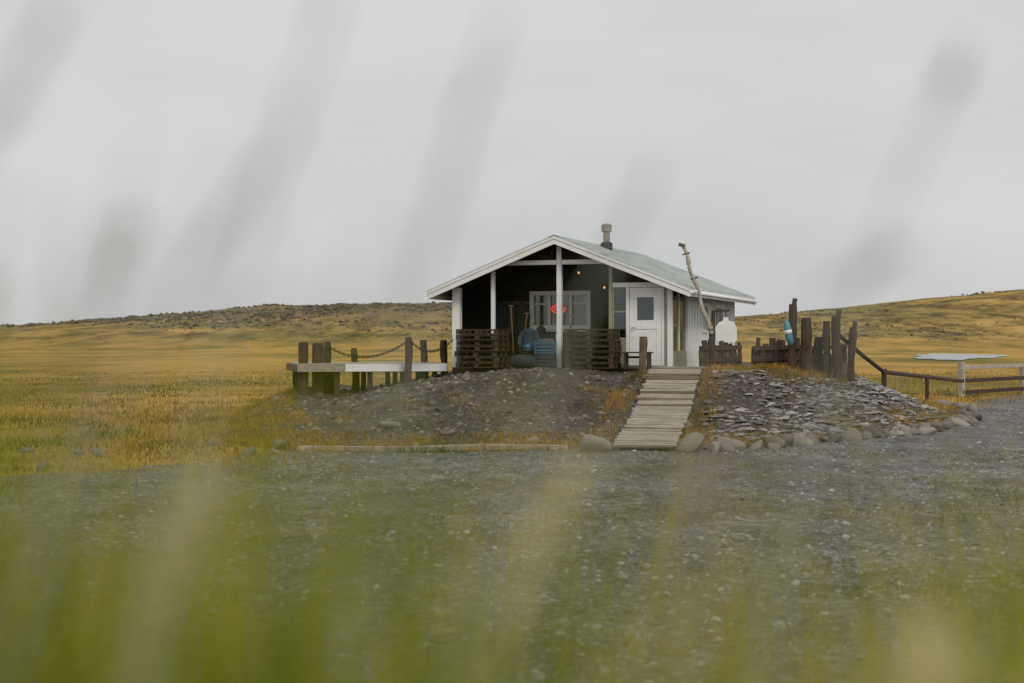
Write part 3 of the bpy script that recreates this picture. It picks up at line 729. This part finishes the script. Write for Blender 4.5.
for j,(x,kk,hh) in enumerate(((-.32,'cloth',.95),(.0,'oldd',.85),(.3,'cloth',1.05))):
    m.tube([(x,.06,1.80),(x,0,1.80),(x,0,1.84)],.012,'iron',5)
    m.tube([(x,0,1.78),(x,0,1.70),(x,0,1.60),(x,0,1.78-hh*.6),(x,0,1.78-hh)],[.03,.11,.17,.16,.20],kk,10,.08)
    for s_ in (-1,1): m.tube([(x+s_*.13,0,1.66),(x+s_*.19,-.02,1.4),(x+s_*.18,-.03,1.15)],[.06,.06,.05],kk,7,.06)
m.obj('coats',e,0,True)
e=place('work_table',2.4,1.35); m=MB()
m.box((0,0,.72),(1.2,.6,.04),'oldd')
for sx in(-.54,.54):
    for sy in(-.25,.25): m.box((sx,sy,.35),(.06,.06,.70),'oldd')
m.box((0,-.25,.64),(1.02,.03,.09),'oldd'); m.box((-.3,0,.86),(.3,.25,.24),'blue'); m.tube([(.15,0,.742),(.15,0,.9),(.15,0,.95),(.15,0,1.0)],[.09,.09,.04,.03],'white',10)
m.tube([(.4,0,.742),(.4,0,.92)],.08,'red',12)
m.obj('table',e,.004)
e=place('porch_bench',5.25,-.45); m=MB()
for j in range(3): m.box((0,-.12+j*.12,.42),(.75,.10,.035),'oldd')
for sx in(-.3,.3): m.box((sx,0,.2),(.05,.3,.40),'oldd')
m.box((0,0,.3),(.55,.04,.06),'oldd'); m.obj('bench',e,.004)

# ------------------------------------------------------------ rustic posts
def rpost(name,x,y,h,r,mat='oldd',lean=(0,0),seg=9,notch=False,flare=1.15,square=False):
    e=empty(name,(x,y,Hs(x,y)-.05)); m=MB()
    if square:
        R=Matrix.Rotation(lean[0]*.3,3,'Y')@Matrix.Rotation(.25,3,'Z')
        m.box((0,0,h/2),(2*r,2*r,h),mat,R); m.box((0,0,h+.012),(2*r*.9,2*r*.9,.03),mat,R)
        m.obj('post',e,.02); return e
    n=8; pts=[];rs=[]
    for i in range(n):
        t=i/(n-1); pts.append((lean[0]*h*t+.018*math.sin(t*5+x*3),lean[1]*h*t+.015*math.sin(t*4+x),h*t)); rs.append(r*(flare+(1-flare)*min(1,t*3))*random.uniform(.88,1.10))
    rs[-1]*=.82
    m.tube(pts,rs,mat,seg,.11)
    if notch:
        m.box((lean[0]*h+r*.5,lean[1]*h,h+.06),(r*.9,r*1.2,.18),mat,Matrix.Rotation(.2,3,'Y'))
    m.obj('post',e,.006); return e
np_=[0]
def nm():
    np_[0]+=1; return 'driftwood_post' if np_[0]==1 else 'driftwood_post.%03d'%(np_[0]-1)
def gx(px,y): return (px-512)/1422*y
for px,y,h,r,l,nt_ in ((793,37.6,1.72,.115,(-.01,0),True),(806,37.4,1.36,.14,(.0,0),False),(816,38.6,.85,.13,(.1,0),False),(826,38.2,1.28,.10,(.02,0),False),(837,38.0,1.42,.125,(-.01,0),True),(851,39.0,1.12,.10,(.03,0),True),(779,38.4,.78,.12,(.05,0),False)):
    x=gx(px,y); e=rpost(nm(),x,y,h+.05+max(0,1.37-Hs(x,y)),r,'oldd',l,9,nt_)
def palisade(name,pa,pb,n,h0,h1):
    cx,cy=(pa[0]+pb[0])/2,(pa[1]+pb[1])/2; e=empty(name,(cx,cy,0)); m=MB()
    for i in range(n):
        t=(i+.5)/n; x=pa[0]+(pb[0]-pa[0])*t-cx; y=pa[1]+(pb[1]-pa[1])*t-cy+random.uniform(-.05,.05)
        z=Hs(x+cx,y+cy)-.1; h=1.37+random.uniform(h0,h1)-z; r=random.uniform(.055,.10)
        m.tube([(x,y,z),(x+random.uniform(-.03,.03),y,z+h*.5),(x+random.uniform(-.05,.05),y,z+h)],[r,r*.95,r*.8],random.choice(('oldd','old','oldd')),8,.1)
    for zz in (.25,.55):
        m.beam((pa[0]-cx,pa[1]-cy-.1,1.37+zz),(pb[0]-cx,pb[1]-cy-.1,1.37+zz+.03),.05,.12,'oldd')
    m.obj('stakes',e,.005)
palisade('driftwood_fence',(gx(699,36.6),36.6),(gx(741,37.4),37.4),10,.50,.85)
palisade('driftwood_fence.001',(gx(752,38.0),38.0),(gx(800,38.6),38.6),12,.45,.95)
palisade('driftwood_fence.002',(gx(808,39.2),39.2),(gx(846,39.8),39.8),9,.35,.75)
rpost(nm(),gx(643,35.4),35.4,1.0,.10,'old',(0,0),9)
e=empty('teal_fishing_float',(gx(789,37.3),37.3,1.37)); m=MB()
m.tube([(-.06,0,1.30),(-.06,0,1.22),(-.04,0,1.05),(.01,0,.80),(.06,0,.68),(.07,0,.63)],[.02,.07,.10,.10,.06,.02],'teal',14)
m.tube([(-.037,0,1.03),(-.018,0,.93)],[.106,.106],'white',14); m.tube([(-.06,0,1.3),(-.04,.1,1.42),(.0,.2,1.42)],.008,'pale',5)
m.obj('float',e,0,True)
e=empty('white_hanging_sign',(gx(726,37.0),37.0,1.37)); m=MB()
q=[(-.27,0,.76),(-.22,0,.70),(.24,0,.71),(.29,0,.78),(.28,0,1.10),(.20,0,1.24),(.07,0,1.27),(.06,0,1.36),(-.06,0,1.36),(-.08,0,1.27),(-.20,0,1.22),(-.28,0,1.08)]
m.slab(q,(0,.06,0),'white')
m.tube([(0,.03,1.34),(0,.03,1.52)],.012,'iron',6)
m.tube([(-.33,.05,-.1),(-.34,.05,.7),(-.32,.05,1.52)],[.07,.06,.05],'oldd',8,.06); m.beam((-.36,.03,1.52),(.10,.03,1.54),.05,.05,'oldd')
m.obj('sign',e,.008)
e=empty('leaning_driftwood_pole',(5.02,35.9,1.3)); m=MB(); A=Vector((.02,0,1.0)); B=Vector((-.72,-.15,3.20))
n=12; m.tube([A.lerp(B,i/n)+Vector((.03*math.sin(i*1.3),0,0)) for i in range(n+1)],[.05+.012*math.sin(i*2.1) for i in range(n)]+[.05],'pale',8,.1)
for i in range(5):
    p=A.lerp(B,.35+i*.14); m.tube([p+Vector((-.08,-.02,-.02)),p+Vector((.10,-.02,.03))],.022,('oldd','white')[i%2],6)
m.box(B+Vector((-.03,0,.02)),(.16,.10,.08),'old',Matrix.Rotation(.3,3,'Y'))
m.tube([(.06,.08,-.1),(.05,.08,.6),(.0,.08,1.35)],[.08,.07,.06],'oldd',8,.08)
for z in (1.08,1.2): m.tube([(.02,.03,z),(.02,.03,z+.05)],.10,'old',10)
m.obj('pole',e,.004)

# ------------------------------------------------------------ deck
dk=empty('wooden_deck',(-1.75,38.35,1.37)); m=MB()
p0=Vector((0,0,0)); p1=Vector((-3.9,-.95,0)); d=(p1-p0).normalized(); nrm=Vector((-d.y,d.x,0)); nrm=nrm if nrm.y>0 else -nrm
Ld=(p1-p0).length; nb=int(3.0/.14)
for i in range(nb):
    a_=p0+nrm*(i*.14+.06); m.beam(a_+Vector((0,0,.13)),a_+d*Ld+Vector((0,0,.13)),.128,.035,'grey')
m.beam(p0+Vector((0,0,.03))-nrm*.03,p0+d*2.75+Vector((0,0,.03))-nrm*.03,.04,.20,'white')
m.beam(p0+d*2.755+Vector((0,0,.02))-nrm*.02,p0+d*Ld+Vector((0,0,.02))-nrm*.02,.045,.18,'grey')
m.beam(p0+d*Ld+Vector((0,0,.02))+d*.02,p0+d*Ld+nrm*3+Vector((0,0,.02))+d*.02,.045,.18,'old')
for i in range(5):
    for j in (0.22,1.5,2.85):
        q=p0+d*(.3+i*(Ld-.5)/4)+nrm*j; m.box((q.x,q.y,-.48),(.13,.13,1.14),'oldd')
for j in (.15,1.4,2.75):
    a_=p0+nrm*j; m.beam(a_+Vector((0,0,.01)),a_+d*Ld+Vector((0,0,.01)),.06,.18,'oldd')
m.obj('deck_boards',dk,.004)
def dp(px,y,ytop,r,sq=False,zb=None):
    x=gx(px,y); zt=2.1+(341.5-ytop)/1422*y; z0=Hs(x,y)-.05
    rpost(nm(),x,y,zt-z0,r,'oldd',(random.uniform(-.02,.02),0),9,False,1.05,sq); return Vector((x,y,zt))
a1=dp(303.5,37.75,343,.12,True); a2=dp(318,38.1,344,.145,True); a3=dp(327,38.5,341.5,.09)
b1=dp(408.5,37.6,337,.10); b2=dp(424,39.8,340,.10); b3=dp(444,40.2,340,.10); b4=dp(355,40.4,348,.09)
def chain(name,a,b,sag,n=34):
    e=empty(name,a); m=MB(); d=b-a
    pts=[d*(i/n)+Vector((0,0,-4*sag*(i/n)*(1-i/n))) for i in range(n+1)]
    for i in range(n):
        p=(pts[i]+pts[i+1])/2; ax=(pts[i+1]-pts[i]); l=ax.length*.72; ax.normalize()
        s_=Vector((0,0,1)) if i%2 else Vector((0,1,0)); s_=(s_-ax*s_.dot(ax)).normalized()
        ring=[p+ax*l*math.cos(t)+s_*.028*math.sin(t) for t in np.linspace(0,2*math.pi,11)]
        m.tube(ring,.011,'iron',5,0,False)
    m.obj('links',e,0,True)
chain('post_chain',a3+Vector((0,-.1,-.12)),b1+Vector((0,-.1,-.10)),.36)
cw=Vector(C2W(.0,-.05,.75)); chain('post_chain.001',b1+Vector((.05,-.1,-.10)),cw,.30,24)
# ------------------------------------------------------------ ramp / boardwalk
bw=empty('boardwalk_ramp',(0,0,0)); m=MB()
A=Vector((2.52,27.25)); B=Vector((4.36,36.15)); dd=(B-A); Lr=dd.length; dd.normalize(); ang=math.atan2(dd.y,dd.x)
nb=int(Lr/.165)
ss=[i*.165 for i in range(nb+1)]
hz=np.array([max(Hs(A.x+dd.x*s+ox*.6,A.y+dd.y*s) for ox in (-1,0,1)) for s in ss])
hz=np.convolve(np.pad(hz,4,mode='reflect',reflect_type='odd'),np.ones(9)/9,'valid')
for i,s in enumerate(ss[:-1]):
    p=A+dd*(s+.08); z=(hz[i]+hz[i+1])/2+.07; sl=math.atan2(hz[i+1]-hz[i],.165)
    R=Matrix.Rotation(ang-math.pi/2+random.uniform(-.012,.012),3,'Z')@Matrix.Rotation(sl+random.uniform(-.02,.02),3,'X')@Matrix.Rotation(random.uniform(-.015,.015),3,'Y')
    m.box((p.x+random.uniform(-.025,.025),p.y,z+random.uniform(-.008,.008)),(1.22+random.uniform(-.04,.04),.138,.035),'grey' if random.random()<.85 else 'old',R)
m.obj('planks',bw,.004)
m=MB(); sd_=Vector((-dd.y,dd.x))
for off in (-.5,.5):
    for i in range(0,nb-4,4):
        p=A+dd*ss[i]+sd_*off; q=A+dd*ss[i+4]+sd_*off
        m.beam((p.x,p.y,hz[i]-.01),(q.x,q.y,hz[i+4]-.01),.08,.11,'old')
m.obj('bearers',bw,0)
e=empty('timber_kerb',(0,0,0)); m=MB(); xk=-4.15
while xk<1.0:
    l=random.uniform(1.5,2.1); x2=min(xk+l,1.1); y1=27.45-.02*xk+random.uniform(-.05,.05); y2=27.45-.02*x2+random.uniform(-.05,.05)
    m.beam((xk,y1,Hs(xk,y1)+.04),(x2-.02,y2,Hs(x2,y2)+.04),.14,.14,'grey'); xk=x2
m.obj('timbers',e,.012)

# ------------------------------------------------------------ fence on the right
e=empty('rail_fence',(0,0,0)); m=MB()
posts=[(17.0,53.8,1.32),(20.6,57.4,1.2),(24.4,61.2,1.2),(28.5,65,1.2)]
for i,(x,y,h) in enumerate(posts):
    z=Hs(x,y); m.box((x,y,z+h/2-.1),(.2,.2,h+.2),'pale' if i<2 else 'old',Matrix.Rotation(.7,3,'Z'))
for (x1,y1,h1),(x2,y2,h2_) in zip(posts[:-1],posts[1:]):
    for zz,kk in ((1.12,'pale'),(.62,'oldd'),(.18,'oldd')):
        m.beam((x1,y1-.11,Hs(x1,y1)+zz),(x2,y2-.11,Hs(x2,y2)+zz),.05,.15,kk)
m.obj('posts_and_rails',e,.006)
e=empty('dark_handrail',(0,0,0)); m=MB()
p1=Vector((gx(838,38.2),38.2,2.1+(341.5-334)/1422*38.2)); p2=Vector((gx(884,43.5),43.5,2.1-(372-341.5)/1422*43.5)); p3=Vector((16.95,53.6,2.1-(381-341.5)/1422*53.6))
m.tube([p1,p1.lerp(p2,.5)+Vector((0,0,-.03)),p2],.06,'oldd',8,.04); m.tube([p2,p3],.07,'oldd',8,.04)
m.tube([p2+Vector((0,0,.1)),(p2.x,p2.y,Hs(p2.x,p2.y)-.1)],.08,'oldd',8,.06)
q1=p2.lerp(p3,.5); m.tube([q1+Vector((0,0,.08)),(q1.x,q1.y,Hs(q1.x,q1.y)-.1)],.07,'oldd',8,.06)
m.obj('rails',e,0)

# ------------------------------------------------------------ world, sun, camera
w=bpy.data.worlds.new('World'); scene.world=w; w.use_nodes=True; nt=w.node_tree; bg=nt.nodes['Background']
sky=N(nt,'ShaderNodeTexSky'); sky.sky_type='NISHITA'; sky.sun_disc=False; EL=math.radians(45); AZ=math.radians(158)
sky.sun_elevation=EL; sky.sun_rotation=AZ; sky.dust_density=4; sky.air_density=1
hs=N(nt,'ShaderNodeHueSaturation'); hs.inputs['Saturation'].default_value=.15; nt.links.new(sky.outputs[0],hs.inputs['Color'])
tc=N(nt,'ShaderNodeTexCoord').outputs['Generated']
cf=tex(nt,tc,2.2,5,.5,(1,1,3.0))
cl=ramp(nt,cf,[(.3,(5.9,5.95,6.05)),(.7,(7.3,7.3,7.3))])
nt.links.new(mix(nt,.92,hs.outputs[0],cl),bg.inputs[0]); bg.inputs[1].default_value=.098
sd=bpy.data.lights.new('sun','SUN'); sd.energy=1.3; sd.angle=math.radians(15); sd.color=(1,.94,.84)
so=bpy.data.objects.new('sun',sd); COL.objects.link(so)
dirv=Vector((math.sin(AZ)*math.cos(EL),math.cos(AZ)*math.cos(EL),math.sin(EL)))
so.rotation_euler=dirv.to_track_quat('Z','Y').to_euler()
cd=bpy.data.cameras.new('camera'); cd.lens=50; cd.sensor_width=36; cd.clip_start=.05; cd.clip_end=9000
cd.dof.use_dof=True; cd.dof.focus_distance=37; cd.dof.aperture_fstop=1.8
co_=bpy.data.objects.new('camera',cd); COL.objects.link(co_); co_.location=(0,0,2.1); co_.rotation_euler=(math.radians(90),0,0)
scene.camera=co_
